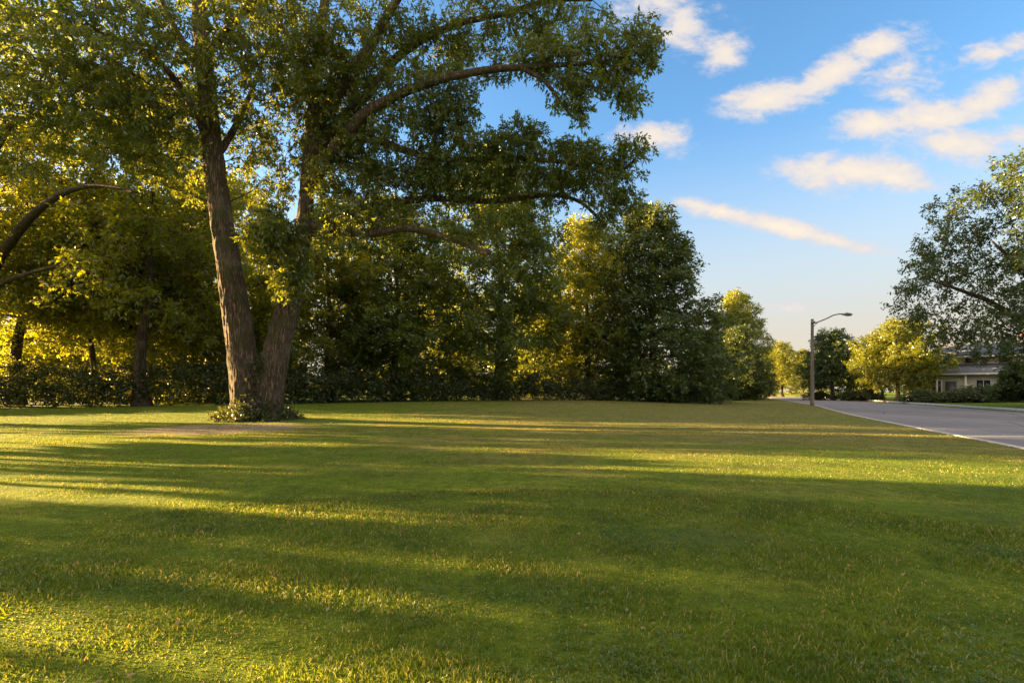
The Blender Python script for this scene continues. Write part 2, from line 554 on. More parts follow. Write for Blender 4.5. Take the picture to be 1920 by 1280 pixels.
def build_grass():
    rng = np.random.default_rng(5)
    V, F3, F4 = [], [], []
    k = 0

    def blades(N, r0, r1, pw, h0, h1, w0, bent):
        nonlocal k
        r = (r0 ** pw + (r1 ** pw - r0 ** pw) * rng.random(N)) ** (1 / pw)
        a = rng.uniform(-R(62), R(62), N)
        x = r * np.sin(a); y = r * np.cos(a) - .25
        t, s = road_ts(x, y)
        keep = (t < t_left(s) - .14 + .2 * rng.random(N) ** 2) | (t > ROAD_W + .3)
        keep &= (y < 27 + 20 * sm(-27, 2, x) + 15 * sm(4, 26, x) - 1) | (t > ROAD_W)
        dt = np.hypot(x - SOIL[0], (y - SOIL[1]) * 1.1)
        keep &= ~((dt < 2.3 + rng.normal(0, .5, N)) & (rng.random(N) < .93))
        x, y, r = x[keep], y[keep], r[keep]; N = len(x)
        z = gz(x, y)
        # tufts: height varies in patches
        pat = .72 + .5 * np.sin(x * 2.3 + np.sin(y * 1.7) * 2) * np.sin(y * 2.9 + np.sin(x * 1.3) * 2) + rng.normal(0, .15, N)
        h = rng.uniform(h0, h1, N) * np.clip(pat, .4, 1.5)
        th = rng.uniform(0, 2 * math.pi, N)
        lean = rng.uniform(.15, 1.0, N) * h
        ld = rng.uniform(0, 2 * math.pi, N)
        side = np.stack([np.cos(th), np.sin(th), 0 * th], 1) * (w0 * (r / r0) ** .75 * rng.uniform(.6, 1.3, N))[:, None] * .5
        base = np.stack([x, y, z - .004], 1)
        ldv = np.stack([np.cos(ld), np.sin(ld), 0 * ld], 1) * lean[:, None]
        tip = base + ldv + np.array([0, 0, 1.0]) * h[:, None]
        if bent:
            mid = base + ldv * .32 + np.array([0, 0, .62]) * h[:, None]
            v = np.stack([base - side, base + side, mid + side * .8, mid - side * .8, tip], 1).reshape(-1, 3)
            b = k + np.arange(N) * 5
            F4.append(np.stack([b, b + 1, b + 2, b + 3], 1)); F3.append(np.stack([b + 3, b + 2, b + 4], 1))
            k += N * 5
        else:
            v = np.stack([base - side, base + side, tip], 1).reshape(-1, 3)
            b = k + np.arange(N) * 3
            F3.append(np.stack([b, b + 1, b + 2], 1)); k += N * 3
        V.append(v)
    blades(260000, 1.5, 6.5, .9, (.016), .040, .0034, True)
    blades(300000, 6, 18, .7, .016, .038, .0062, False)
    blades(190000, 16, 62, .6, .022, .052, .016, False)
    o = mesh_np('grass', np.concatenate(V), [np.concatenate(F3), np.concatenate(F4)], grass_mat())
    o['kind'] = 'stuff'
    tag(o, 'short mown lawn grass, green near the viewer and straw coloured towards the road', 'grass')


build_grass()


def clover():
    rng = np.random.default_rng(78)
    cx = rng.uniform(-7, 8, 46); cyy = rng.uniform(1.8, 9, 46)
    k = rng.integers(0, 46, 16000)
    x = cx[k] + rng.normal(0, .24, 16000); y = cyy[k] + rng.normal(0, .17, 16000)
    N = len(x)
    z = gz(x, y) + rng.uniform(.012, .034, N)
    th = rng.uniform(0, 6.28, N)
    V = []
    for q in range(3):
        a = th + q * 2.09
        ax = np.stack([np.cos(a), np.sin(a), rng.normal(.1, .25, N)], 1); sd = np.stack([-np.sin(a), np.cos(a), rng.normal(0, .2, N)], 1)
        L = rng.uniform(.007, .013, N)[:, None]; c = np.stack([x, y, z], 1)
        V.append(np.stack([c, c + ax * L * .7 - sd * L * .5, c + ax * L * 1.1, c + ax * L * .7 + sd * L * .5], 1).reshape(-1, 3))
    m = leaf_mat('leaf_clover', (.05, .11, .018), (.10, .17, .030), (.20, .26, .03), .35, 0)
    o = mesh_np('clover', np.concatenate(V), [np.arange(3 * N)[:, None] * 4 + np.arange(4)], m)
    o['kind'] = 'stuff'
    tag(o, 'patches of darker green clover in the near lawn', 'clover')


clover()


def fallen_leaves():
    rng = np.random.default_rng(77)
    N = 2900
    r_ = 2.6 + 26 * rng.random(N) ** 1.5; a = rng.uniform(-R(60), R(60), N)
    x = r_ * np.sin(a); y = r_ * np.cos(a)
    k = 2300
    x[:k] = SOIL[0] + rng.normal(0, 1.5, k); y[:k] = SOIL[1] + rng.normal(0, 1.1, k)
    t, s_ = road_ts(x, y); ok = t < t_left(s_) - .3
    x, y = x[ok], y[ok]; N = len(x)
    z = gz(x, y) + rng.uniform(.012, .034, N)
    th = rng.uniform(0, 6.28, N); L = rng.uniform(.018, .042, N)
    ax = np.stack([np.cos(th), np.sin(th), rng.normal(0, .3, N)], 1); sd = np.stack([-np.sin(th), np.cos(th), rng.normal(0, .3, N)], 1)
    c = np.stack([x, y, z], 1)
    v = np.stack([c - ax * L[:, None] * .5, c + sd * L[:, None] * .28 + [0, 0, .004], c + ax * L[:, None] * .5, c - sd * L[:, None] * .28 + [0, 0, .004]], 1).reshape(-1, 3)
    m = leaf_mat('leaf_fallen', (.16, .10, .035), (.34, .25, .10), (.2, .15, .04), .2, 0)
    o = mesh_np('fallen_leaves', v, [np.arange(N)[:, None] * 4 + np.arange(4)], m)
    o['kind'] = 'stuff'
    tag(o, 'dry fallen leaves scattered on the lawn, thickest by the big tree', 'fallen leaves')


fallen_leaves()


# ------------------------------------------------------------------ trees
def leaf_mesh(name, c, n_per, spread, L, material, rng, parent, outward=None, droop=.35, aspect=.5, tw=9, jit=.10):
    """leaves on sprays round every clump centre c (K,3)"""
    K = len(c)
    spread = np.asarray(spread, float) * np.ones(K)
    dirs = rng.normal(size=(K, tw, 3)); dirs[..., 2] *= .75
    if outward is not None: dirs += outward[:, None, :] * .9
    dirs[..., 2] -= droop * .4
    dirs /= np.linalg.norm(dirs, axis=2)[..., None]
    npk = n_per
    ti = rng.integers(0, tw, (K, npk))
    uu = rng.random((K, npk)) ** .7
    d = np.take_along_axis(dirs, ti[..., None].repeat(3, 2), axis=1)
    pos = c[:, None, :] + d * (uu * spread[:, None] * 1.25)[..., None]
    pos[..., 2] -= droop * .35 * spread[:, None] * uu ** 2
    pos += rng.normal(size=pos.shape) * (spread[:, None, None] * jit)
    d = d.reshape(-1, 3); pos = pos.reshape(-1, 3); N = len(pos)
    ax = d * .6 + rng.normal(size=(N, 3)) * .65; ax[:, 2] -= droop
    ax /= np.linalg.norm(ax, axis=1)[:, None]
    nm = rng.normal(size=(N, 3)) * .8 + np.array([0, 0, .75])
    sd = np.cross(ax, nm); sd /= np.linalg.norm(sd, axis=1)[:, None] + 1e-9
    up = np.cross(sd, ax)
    ln = L * rng.uniform(.45, 1.5, N)[:, None]
    wd = ln * aspect * .5
    v = np.stack([pos, pos + ax * ln * .45 + sd * wd + up * wd * .35, pos + ax * ln, pos + ax * ln * .45 - sd * wd + up * wd * .35], 1).reshape(-1, 3)
    b = np.arange(N)[:, None] * 4
    return mesh_np(name, v, [b + np.arange(4)], material, parent)


def grow(trunks, clumps, rng, tip=.018, step=.8, up=.25, expo=2.3, maxr=None):
    """trunks: list of (pts, radii). Joins each clump to the nearest wood. Returns list of branch polylines."""
    pos = [np.asarray(p, float) for t in trunks for p in t[0]]
    fixed = [float(r) for t in trunks for r in t[1]]
    par = [-1] * len(pos)
    path = [0.0] * len(pos)
    base = len(pos)
    pa = np.array(pos)
    d0 = np.min(np.linalg.norm(clumps[:, None] - pa[None], axis=2), axis=1)
    n_tr = base
    buf = np.zeros((base + len(clumps) * 14, 3)); buf[:base] = pa
    plen = np.zeros(len(buf)); cnt = base
    tips = []
    outw = np.zeros_like(clumps)
    for ci in np.argsort(d0):
        c = clumps[ci]
        dv = c - buf[:cnt]
        dd = np.linalg.norm(dv, axis=1)
        cost = dd + .7 * np.maximum(0, -dv[:, 2]) + .12 * plen[:cnt]
        j = int(np.argmin(cost))
        k = max(1, min(10, int(dd[j] / step)))
        a = buf[j].copy()
        outw[ci] = (c - a) / (dd[j] + 1e-6)
        last = j
        for q in range(1, k + 1):
            f = q / k
            p = a + (c - a) * f
            p[2] += up * dd[j] * .5 * math.sin(f * math.pi) * (1 if c[2] > a[2] - 1 else .4)
            if q < k: p += rng.normal(size=3) * .06 * dd[j] / k * 1.6
            buf[cnt] = p; par.append(last); plen[cnt] = plen[last] + dd[j] / k
            last = cnt; cnt += 1
        tips.append(last)
    rad = np.zeros(cnt)
    kids = [[] for _ in range(cnt)]
    for i in range(base, cnt): kids[par[i]].append(i)
    acc = np.zeros(cnt)
    for i in range(cnt - 1, base - 1, -1):
        if not kids[i]: acc[i] = tip ** expo
        if par[i] >= base: acc[par[i]] += acc[i]
    for i in range(base, cnt): rad[i] = acc[i] ** (1 / expo)
    chains = []
    for i in range(base, cnt):
        pr = par[i]
        main = max(kids[pr], key=lambda q: rad[q]) if pr >= base else None
        if pr < base or main != i:
            lim = fixed[pr] * .7 if pr < base else rad[pr]
            pts = [buf[pr]]; rr = [min(lim, rad[i] * 1.1)]
            cur = i
            while True:
                pts.append(buf[cur]); rr.append(min(lim, rad[cur]))
                if not kids[cur]: break
                cur = max(kids[cur], key=lambda q: rad[q])
            if maxr: rr = [min(maxr, q) for q in rr]
            chains.append((np.array(pts), np.array(rr)))
    return chains, outw


def lobe_pts(lobes, rng, hollow=.45):
    """lobes rows: cx,cy,cz, rx,ry,rz, count"""
    out = []
    for (cx, cy, cz, rx, ry, rz, k) in lobes:
        k = int(k)
        d = rng.normal(size=(k, 3)); d /= np.linalg.norm(d, axis=1)[:, None]
        r = (hollow ** 3 + (1 - hollow ** 3) * rng.random(k)) ** (1 / 3)
        out.append(np.array([cx, cy, cz]) + d * r[:, None] * np.array([rx, ry, rz]))
    return np.concatenate(out)


def wob_f(seed, amp=.06, fl=0):
    rr = np.random.default_rng(seed)
    ph = rr.uniform(0, 6.28, 6)

    def f(th, i):
        return 1 + amp * np.sin(3 * th + ph[0] + i * .25) + amp * .8 * np.sin(5 * th + ph[1] - i * .2) + amp * .6 * np.sin(9 * th + ph[2] + i * .35)
    return f


def make_tree(name, label, cat, seed, H, RW, hb, leaf, n_leaf, n_clump, shape, lmat, bmat, tr=.022, lean=(0, 0), nlobes=16, spread=None):
    """a tree at the origin: trunk with its branches, crown of leaves. shape: 'oval','cone','spread'"""
    rng = np.random.default_rng(seed)
    root = thing(name, label, cat)
    hz = np.linspace(0, H * .86, 12)
    wig = np.cumsum(rng.normal(size=(12, 2)) * .012 * H / 2, axis=0); wig -= wig[0]
    tp = np.stack([wig[:, 0] + lean[0] * hz / H, wig[:, 1] + lean[1] * hz / H, hz], 1)
    r0 = H * tr
    rad = r0 * (1 - .93 * (hz / hz[-1]) ** .8) + r0 * .5 * np.exp(-hz / (H * .02))
    tp = np.concatenate([[tp[0] - [0, 0, .4]], tp]); rad = np.concatenate([[rad[0] * 1.1], rad])
    lobes = []
    for i in range(nlobes):
        f = (i + .5) / nlobes
        z = hb + (H - hb) * f
        if shape == 'oval': prof = math.sin(math.pi * min(1, .24 + f * .76)) ** .6
        elif shape == 'cone': prof = (1 - f) ** .52 * min(1, .6 + f * 2.2) + .06
        else: prof = (1 - (f - .42) ** 2 * 2.6) ** .5 if abs(f - .42) < .6 else .2
        a = i * 2.4 + rng.uniform(-.5, .5)
        lr = RW * (.24 + .20 * rng.random()) * (.6 + .5 * prof) * (16 / nlobes) ** .2 * 1.12
        dist = max(0, RW * prof * rng.uniform(.85, 1.1) - lr)
        lobes.append((tp[-1][0] * f + math.cos(a) * dist, tp[-1][1] * f + math.sin(a) * dist, min(z, H - lr * .6), lr, lr, lr * .72, 1))
    # a core along the trunk
    for f in (.3, .55, .8):
        lobes.append((tp[-1][0] * f, tp[-1][1] * f, hb + (H - hb) * f, RW * .4, RW * .4, (H - hb) * .2, .6))
    lob = np.array(lobes)
    vol = (lob[:, 3] * lob[:, 4] * lob[:, 5]) ** .75 * lob[:, 6]
    lob[:, 6] = np.maximum(2, vol / vol.sum() * n_clump)
    cl = lobe_pts(lob, rng)
    cl = cl[cl[:, 2] > .25]
    chains, outw = grow([(tp, rad)], cl, rng, tip=.011 * H / 12, step=.9 * H / 15)
    mb = MB()
    mb.tube(tp, rad, 12, True, wob_f(seed))
    for pts, rr in chains: mb.tube(pts, np.maximum(rr, .008), 5 if rr[0] < .1 else 7, False)
    mb.build('trunk', bmat, root, True)
    leaf_mesh('crown', cl, n_leaf // len(cl), spread or min(RW * .2, .95), leaf, lmat, rng, root, outw)
    return root


# ---- the big double-trunked tree on the lawn
def m_of(px, d): return px / FPX * d


def big_tree():
    rng = np.random.default_rng(11)
    D = 20.8
    b = G(482, D)
    root = thing('lawn_tree', 'huge old tree with forked double trunk and ivy at its foot on the lawn', 'tree', b)

    def L(pts, dep):
        return np.array([P(x, y, dd) for (x, y), dd in zip(pts, dep)]) - b

    def dense(p, k=6):
        p = np.asarray(p, float)
        t = np.arange(len(p)); tt = np.linspace(0, len(p) - 1, (len(p) - 1) * k + 1)
        # Catmull-Rom
        o = []
        for x in tt:
            i = min(int(x), len(p) - 2); f = x - i
            p0, p1, p2, p3 = p[max(i - 1, 0)], p[i], p[i + 1], p[min(i + 2, len(p) - 1)]
            o.append(.5 * (2 * p1 + (p2 - p0) * f + (2 * p0 - 5 * p1 + 4 * p2 - p3) * f * f + (3 * p1 - p0 - 3 * p2 + p3) * f ** 3))
        return np.array(o)
    sA = L([(470, 800), (465, 760), (458, 700), (445, 600), (427, 480), (412, 390), (398, 280), (386, 150), (375, 20), (366, -120), (360, -260)], [D, D, D, D - .1, D - .2, D - .3, D - .3, D - .3, D, D + .3, D + .6])
    wA = m_of(np.array([66, 56, 51, 46, 39, 36, 32, 29, 24, 17, 7]), D) / 2
    sB = L([(498, 800), (503, 760), (511, 700), (528, 620), (548, 550), (563, 470), (574, 380), (583, 260), (596, 120), (612, -30), (630, -200)], [D, D, D, D + .1, D + .2, D + .3, D + .4, D + .4, D + .3, D, D])
    wB = m_of(np.array([64, 50, 46, 43, 38, 30, 26, 23, 19, 14, 6]), D) / 2
    mb = MB()
    for (s, w_, sd) in ((sA, wA, 3), (sB, wB, 8)):
        p = dense(s, 7); ww = dense(np.stack([w_, w_, w_], 1), 7)[:, 0]
        mb.tube(p, ww, 28, True, wob_f(sd, .035))
    # root flare
    for k in range(9):
        a = k * .7 + rng.uniform(-.2, .2); ln = rng.uniform(.9, 1.35)
        c0 = np.array([0, 0, .75]); c = np.array([math.cos(a), math.sin(a), 0])
        mb.tube([c0 + c * .3, c0 * .55 + c * .54, c0 * .16 + c * .82 * ln, c * 1.2 * ln - [0, 0, .12]], [.26, .24, .15, .05], 10)
    mb.tube([[0, 0, -.3], [0, 0, .4], [0.02, 0, .9], [.05, 0, 1.35]], [.82, .70, .55, .22], 20)
    tr = mb.build('trunk', BARK_HERO, root, True)
    rm = tr.modifiers.new('merge', 'REMESH'); rm.mode = 'VOXEL'; rm.voxel_size = .04; rm.use_smooth_shade = True
    sm_ = tr.modifiers.new('soften', 'SMOOTH'); sm_.iterations = 5; sm_.factor = .5
    tex = bpy.data.textures.new('bark_ridges', 'VORONOI'); tex.noise_scale = .12; tex.distance_metric = 'DISTANCE'
    emp = bpy.data.objects.new('bark_axis', None); COL.objects.link(emp); emp.parent = root; emp.scale = (1, 1, 5); emp.location = (0, 0, 0)
    ds = tr.modifiers.new('ridges', 'DISPLACE'); ds.texture = tex; ds.texture_coords = 'OBJECT'; ds.texture_coords_object = emp; ds.strength = .08; ds.mid_level = .4
    # limbs traced one by one
    LIMBS = [
        ([(574, 360), (612, 300), (650, 250), (690, 210), (760, 172), (840, 146), (920, 131), (975, 127), (1050, 122), (1130, 116)], (.3, -2.4), (24, 6)),
        ([(975, 127), (1020, 152), (1050, 190), (1075, 222)], (-1.9, -2.3), (8, 4)),
        ([(580, 300), (630, 235), (690, 175), (740, 112), (800, 70), (870, 42), (940, 28), (1030, 2), (1110, 0)], (.3, 1.5), (22, 6)),
        ([(585, 250), (630, 180), (690, 95), (718, 42), (750, -10), (800, -100), (860, -160)], (.3, -.6), (26, 8)),
        ([(572, 420), (630, 432), (700, 437), (760, 428), (820, 440), (880, 462), (920, 475)], (.3, -1.2), (20, 6)),
        ([(570, 440), (640, 405), (690, 388), (800, 373), (920, 378), (1030, 366), (1090, 380), (1135, 425)], (.3, 1.2), (18, 5)),
        ([(578, 330), (640, 268), (700, 262), (770, 285), (850, 300), (950, 296), (1060, 305), (1150, 325), (1190, 300)], (.3, -.3), (18, 5)),
        ([(395, 270), (360, 200), (310, 130), (250, 85), (180, 60)], (-.3, -2), (18, 6)),
        ([(382, 110), (440, 40), (500, -20), (560, -90)], (-.3, -2.5), (16, 6)),
        ([(402, 300), (440, 240), (480, 150), (510, 60)], (-.3, 2.8), (15, 5)),
        ([(386, 150), (330, 60), (280, -40), (210, -130)], (-.3, 1.5), (18, 6)),
        ([(590, 180), (560, 90), (540, -20), (500, -140)], (.3, 2.2), (15, 6)),
        ([(560, 480), (545, 440), (515, 405), (500, 420), (515, 470)], (.2, -1.2), (9, 3)),
    ]
    trunks = [(sA, wA), (sB, wB)]
    for pts, (d0, d1), (w0, w1) in LIMBS:
        k = len(pts)
        dep = D + np.linspace(d0, d1, k)
        s = dense(L(pts, dep), 4)
        ww = m_of(np.linspace(w0, w1, len(s)), D) / 2
        m2 = MB(); m2.tube(s, ww, 10, True, wob_f(k, .05))
        m2.build('limb', BARK_HERO, root, True)
        trunks.append((s[3:], ww[3:]))
    # crown lobes: photo column,row, half width,height, depth offset, half depth (m), clumps
    LB = [
        (830, 85, 80, 45, .8, 1.6, 34), (930, 55, 110, 50, 1.0, 1.8, 38), (1050, 45, 110, 50, 1, 1.8, 32), (1090, 100, 95, 36, -2, 1.4, 26), (1165, 95, 60, 40, -2.2, 1.2, 18),
        (1200, 75, 34, 45, -2.2, .9, 14), (1140, 150, 60, 30, -2.2, 1, 18), (1180, 172, 26, 26, -2.3, .7, 8), (1083, 215, 16, 18, -2.3, .4, 5), (1068, 185, 22, 24, -2.2, .5, 6), (1060, 150, 40, 22, -2.2, .8, 8), (760, 40, 60, 50, 0, 1.5, 18),
        (930, 110, 60, 26, -1.2, .8, 10), (1030, 108, 70, 26, -1.8, .9, 16),
        (800, 170, 85, 60, -.5, 1.8, 44), (845, 210, 55, 45, -.3, 1.5, 24), (740, 245, 120, 75, .2, 2.5, 70), (860, 285, 100, 48, 0, 2, 50), (965, 275, 62, 40, 0, 1.6, 30), (985, 248, 25, 22, 0, .8, 8),
        (1050, 310, 90, 44, -.2, 1.8, 42), (1085, 280, 40, 30, -.3, 1, 12), (1130, 330, 62, 42, -.3, 1.4, 26), (1182, 295, 32, 42, -.3, .8, 16), (1165, 365, 40, 36, .4, .9, 14), (1135, 410, 30, 28, 1.1, .7, 9),
        (870, 350, 110, 42, .6, 2, 46), (1000, 350, 95, 34, .8, 1.6, 32), (770, 340, 100, 45, .6, 2, 40), (740, 410, 60, 30, 0, 1.6, 16), (880, 425, 60, 30, -.8, 1, 14),
        (630, 190, 95, 125, 1.2, 2.2, 84), (680, 90, 80, 70, 0, 2.5, 36), (560, 120, 90, 110, -.6, 3.2, 70), (490, 60, 110, 80, -.5, 3.2, 60), (655, 330, 80, 85, .5, 1.8, 52), (650, 420, 60, 45, -.3, 1.6, 20), (600, 280, 60, 60, 1.8, 1.0, 24),
        (518, 450, 42, 62, -1.5, .9, 44), (545, 516, 22, 34, -1.4, .4, 16), (490, 430, 36, 36, -1, .7, 14), (60, 70, 110, 100, -1, 2.6, 56), (40, 230, 80, 90, -1, 2, 30), (150, 200, 80, 60, -1, 2, 30), (500, 320, 60, 90, 1.6, 1.8, 26), (450, 200, 70, 100, 1, 2.4, 34),
        (310, 130, 130, 120, -1.5, 3.2, 90), (200, 90, 120, 90, -2, 2.6, 60), (330, 280, 80, 80, -.6, 2, 34), (230, 230, 90, 80, -1.6, 2, 36),
        (300, -130, 220, 120, .5, 4, 60), (560, -170, 220, 130, -.5, 4.5, 70), (820, -120, 180, 100, .5, 3.5, 70), (430, -30, 150, 90, 1.5, 3, 40), (1000, -70, 150, 70, .5, 3, 50), (420, -300, 200, 90, .5, 3.5, 36),
    ]
    rows = []
    for (x, y, rx, ry, dd, rd, k) in LB:
        c = P(x, y, D + dd) - b
        f_ = .62 if x > 690 and y > 0 else 1
        rows.append((c[0], c[1], c[2], m_of(rx, D), rd * f_, m_of(ry, D), k * (2.3 if f_ == 1 else 1.8)))
    cl = lobe_pts(rows, rng, .3)
    chains, outw = grow(trunks, cl, rng, tip=.010, step=.55, up=.15, expo=2.4, maxr=.11)
    mb = MB()
    for pts, rr in chains: mb.tube(pts, np.maximum(rr, .009), 5, False)
    mb.build('branches', BARK_HERO, root, True)
    leaf_mesh('crown', cl, 78, .40, .155, LEAF_HERO, rng, root, outw, .6, .38, 6, .05)
    # ivy and suckers round the foot
    c = []
    for k in range(150):
        a = rng.uniform(0, 6.28); rr = .85 + .85 * rng.random() ** 1.3
        c.append((math.cos(a) * rr, math.sin(a) * rr * .95, .04 + rng.random() * max(.1, (1.75 - rr) * .85)))
    for k in range(16):
        a = rng.uniform(4.2, 5.6)
        zz = .6 + 2.2 * rng.random() ** 1.6
        c.append((math.cos(a) * .66 + .05 * zz, math.sin(a) * (.70 - .05 * zz), zz))
    leaf_mesh('ivy', np.array(c), 46, .19, .085, LEAF_SHRUB, rng, root, None, .2, .75)
    return root


big_tree()

# ---- trees of the wood: four kinds, copied
W_A = make_tree('wood_tree', 'x', 'tree', 21, 19, 6.4, 2.4, .23, 80000, 680, 'oval', LEAF_WOOD, BARK, nlobes=34, spread=.75)
W_B = make_tree('wood_tree', 'x', 'tree', 22, 17, 6.2, .7, .23, 82000, 700, 'cone', LEAF_WOOD, BARK, nlobes=38, spread=.75)
W_C = make_tree('wood_tree', 'x', 'tree', 23, 15, 4.4, 5.2, .23, 46000, 420, 'oval', LEAF_WOOD, BARK, .016)
W_D = make_tree('wood_tree', 'x', 'tree', 24, 20, 7.0, 2.0, .23, 82000, 700, 'spread', LEAF_WOOD, BARK, nlobes=34, spread=.75)
W_E = make_tree('wood_tree', 'x', 'tree', 25, 20, 6.4, 5.6, .23, 46000, 440, 'oval', LEAF_WOOD, BARK, .020, nlobes=26, spread=.75)
PROTO = {'E': W_E, 'A': W_A, 'B': W_B, 'C': W_C, 'D': W_D}
HT = {'E': 20, 'A': 19, 'B': 17, 'C': 15, 'D': 20}
GRP = 'trees along the edge of the wood'
used = set()


def place(kind, px, d, H, wide, rz, label, mats=None, group=GRP):
    g = G(px, d)
    s = H / HT[kind]
    loc = (g[0], g[1], g[2] - .05)
    o = PROTO[kind]
    if kind in used or mats:
        o = dup(o, loc, rz, (s * wide, s * wide, s), label, group, mats)
    else:
        used.add(kind)
        o.location = loc; o.rotation_euler = (0, 0, rz); o.scale = (s * wide, s * wide, s)
        o['label'] = label; o['group'] = group
    return o


place('E', 268, 33, 21.5, 1.0, .3, 'tall wood tree with the thickest dark trunk left of the forked lawn tree')
place('C', 236, 37, 16, 1.1, 1.3, 'slim wood tree whose thin trunk stands just left of the thick dark trunk', {'crown': LEAF_LIME})
place('C', 163, 36, 15, 1.1, 2.6, 'slim wood tree with thin trunk second from the left edge, pale gap behind it')
place('E', 30, 35, 20, 1.05, .9, 'spreading wood tree at the far left end of the tree line')
place('B', 395, 41, 19, 1.1, 2.2, 'wood tree seen directly behind the left stem of the forked tree')
place('B', 95, 45, 11, 1.15, 0.9, 'low yellow green understorey tree glowing behind the leftmost trunks of the wood')
place('B', 208, 52, 9.5, 1.2, 2.9, 'small lime green tree glimpsed between the thin trunks and the thick dark trunk', {'crown': LEAF_LIME})
place('B', 335, 47, 11, 1.15, 4.9, 'low yellow green understorey tree right of the thick dark trunk')
place('A', 610, 42, 16.5, 1.15, 4.0, 'wood tree seen just right of the forked trunk, lit golden inside')
place('B', 745, 45, 18, 1.2, 5.1, 'dense dark wood tree under the lowest limb of the forked tree', {'crown': LEAF_DEEP})
place('A', 937, 46, 22.5, 1.0, 1.9, 'tall open wood tree with a straight visible trunk in the middle of the tree line', {'crown': LEAF_DEEP})
place('A', 1105, 51, 18.5, 1.05, .8, 'lower sunlit wood tree between the two tallest crowns of the tree line')
place('B', 1228, 50, 19.6, 1.2, 3.3, 'tall dark broad pyramidal tree at the right end of the tree line', {'crown': LEAF_DARK})
place('A', 1380, 78, 17, 1.0, 5.5, 'sunlit oval tree peeking out right behind the pyramidal dark tree')
place('B', 1378, 68, 10, 1.4, 1.1, 'low dark bushy tree in front of the sunlit oval tree', {'crown': LEAF_DARK})
place('B', 1418, 80, 7.5, 1.4, 2.1, 'small dark tree closing the tree line beside the far road', {'crown': LEAF_DARK})
place('B', 1320, 55, 8, 1.4, 4.6, 'bushy dark tree at the right foot of the pyramidal tree', {'crown': LEAF_DARK})
place('B', 1015, 82, 19, 1.5, 2.9, 'second row wood tree right of the straight visible trunk')
place('D', 480, 74, 19, 1.2, 1.0, 'second row wood tree showing through the fork of the double trunk')
place('A', 840, 90, 21, 1.3, 3.1, 'second row wood tree left of the straight visible trunk')
place('B', 110, 72, 17, 1.4, 0.4, 'second row wood tree between the two thin trunks and the left edge')
place('B', 330, 76, 17, 1.4, 5.4, 'second row wood tree right of the thick dark trunk')

# the overhanging tree at the left edge, with its arching limb
W_L = make_tree('edge_tree', 'leaning tree at the left edge with a long limb arching over the lawn', 'tree', 31, 27, 8.0, 4.6, .19, 72000, 640, 'spread', LEAF_WOOD, BARK, .022)
e = P(-45, 0, 33); W_L.location = (e[0], e[1], float(gz(e[0], e[1])))
for pts, dep, wd in (([(-40, 560), (0, 478), (60, 400), (125, 355), (195, 345), (262, 362)], (31, 27), (22, 4)), ([(-40, 560), (20, 522), (90, 502), (160, 490)], (31, 28), (12, 3)), ([(-40, 330), (20, 230), (80, 212), (142, 268)], (31, 28), (17, 4))):
    mb = MB()
    q = np.array([P(x, y, d) for (x, y), d in zip(pts, np.linspace(*dep, len(pts)))]) - np.array(W_L.location)
    tt = np.linspace(0, len(q) - 1, 22)
    qq = np.stack([np.interp(tt, np.arange(len(q)), q[:, k]) for k in range(3)], 1)
    for _ in range(3): qq[1:-1] = (qq[:-2] + 2 * qq[1:-1] + qq[2:]) / 4
    mb.tube(qq, m_of(np.linspace(*wd, 22), 27) / 2, 10)
    mb.build('limb', BARK, W_L, True)

# unseen trees added left of the view, narrowed and spaced to shape the lawn's shade
YNG = make_tree('added_shade_tree', 'narrow unseen tree added left of the view to shade a strip of lawn', 'tree', 71, 11, 1.5, 2.9, .26, 9000, 150, 'oval', LEAF_WOOD, BARK, .012, nlobes=12, spread=.5)
YNG['group'] = 'unseen trees added for shade'
YNG.location = (-22, 5.5, 0)
for x, y, rz, wd, hh in ((-22, 7.2, 1, .78, 1.85),):
    dup(YNG, (x, y, 0), rz, (wd, wd, hh))
YNG.location = (-22, 10.6, 0); YNG.scale = (.86, .86, 1.25)
POL = make_tree('small_tree', 'small bare stemmed tree added unseen left of the view to break a sun strip', 'tree', 72, 6.4, 1.5, 4.3, .26, 5200, 70, 'spread', LEAF_WOOD, BARK, .02, nlobes=7, spread=.45)  # added out of view, crown set high to interrupt one lit strip
POL['group'] = 'unseen trees added for shade'; POL.location = (-27, 15.9, 0); POL.scale = (.95, .95, .8)
OFF = [('A', -22, 8.75, 14, .30), ('A', -22.5, 12.6, 15, .30), ('A', -27, 20.6, 17, .65)]  # squeezed wood tree copies added as unseen sun blockers between the lit strips
for i, (k, x, y, H, wd) in enumerate(OFF):
    s = H / HT[k]
    dup(PROTO[k], (x, y, float(gz(x, y))), i * 1.7, (s * wd, s * wd, s), 'squeezed unseen tree copy added left of the view to shade the lawn', 'unseen trees added for shade')


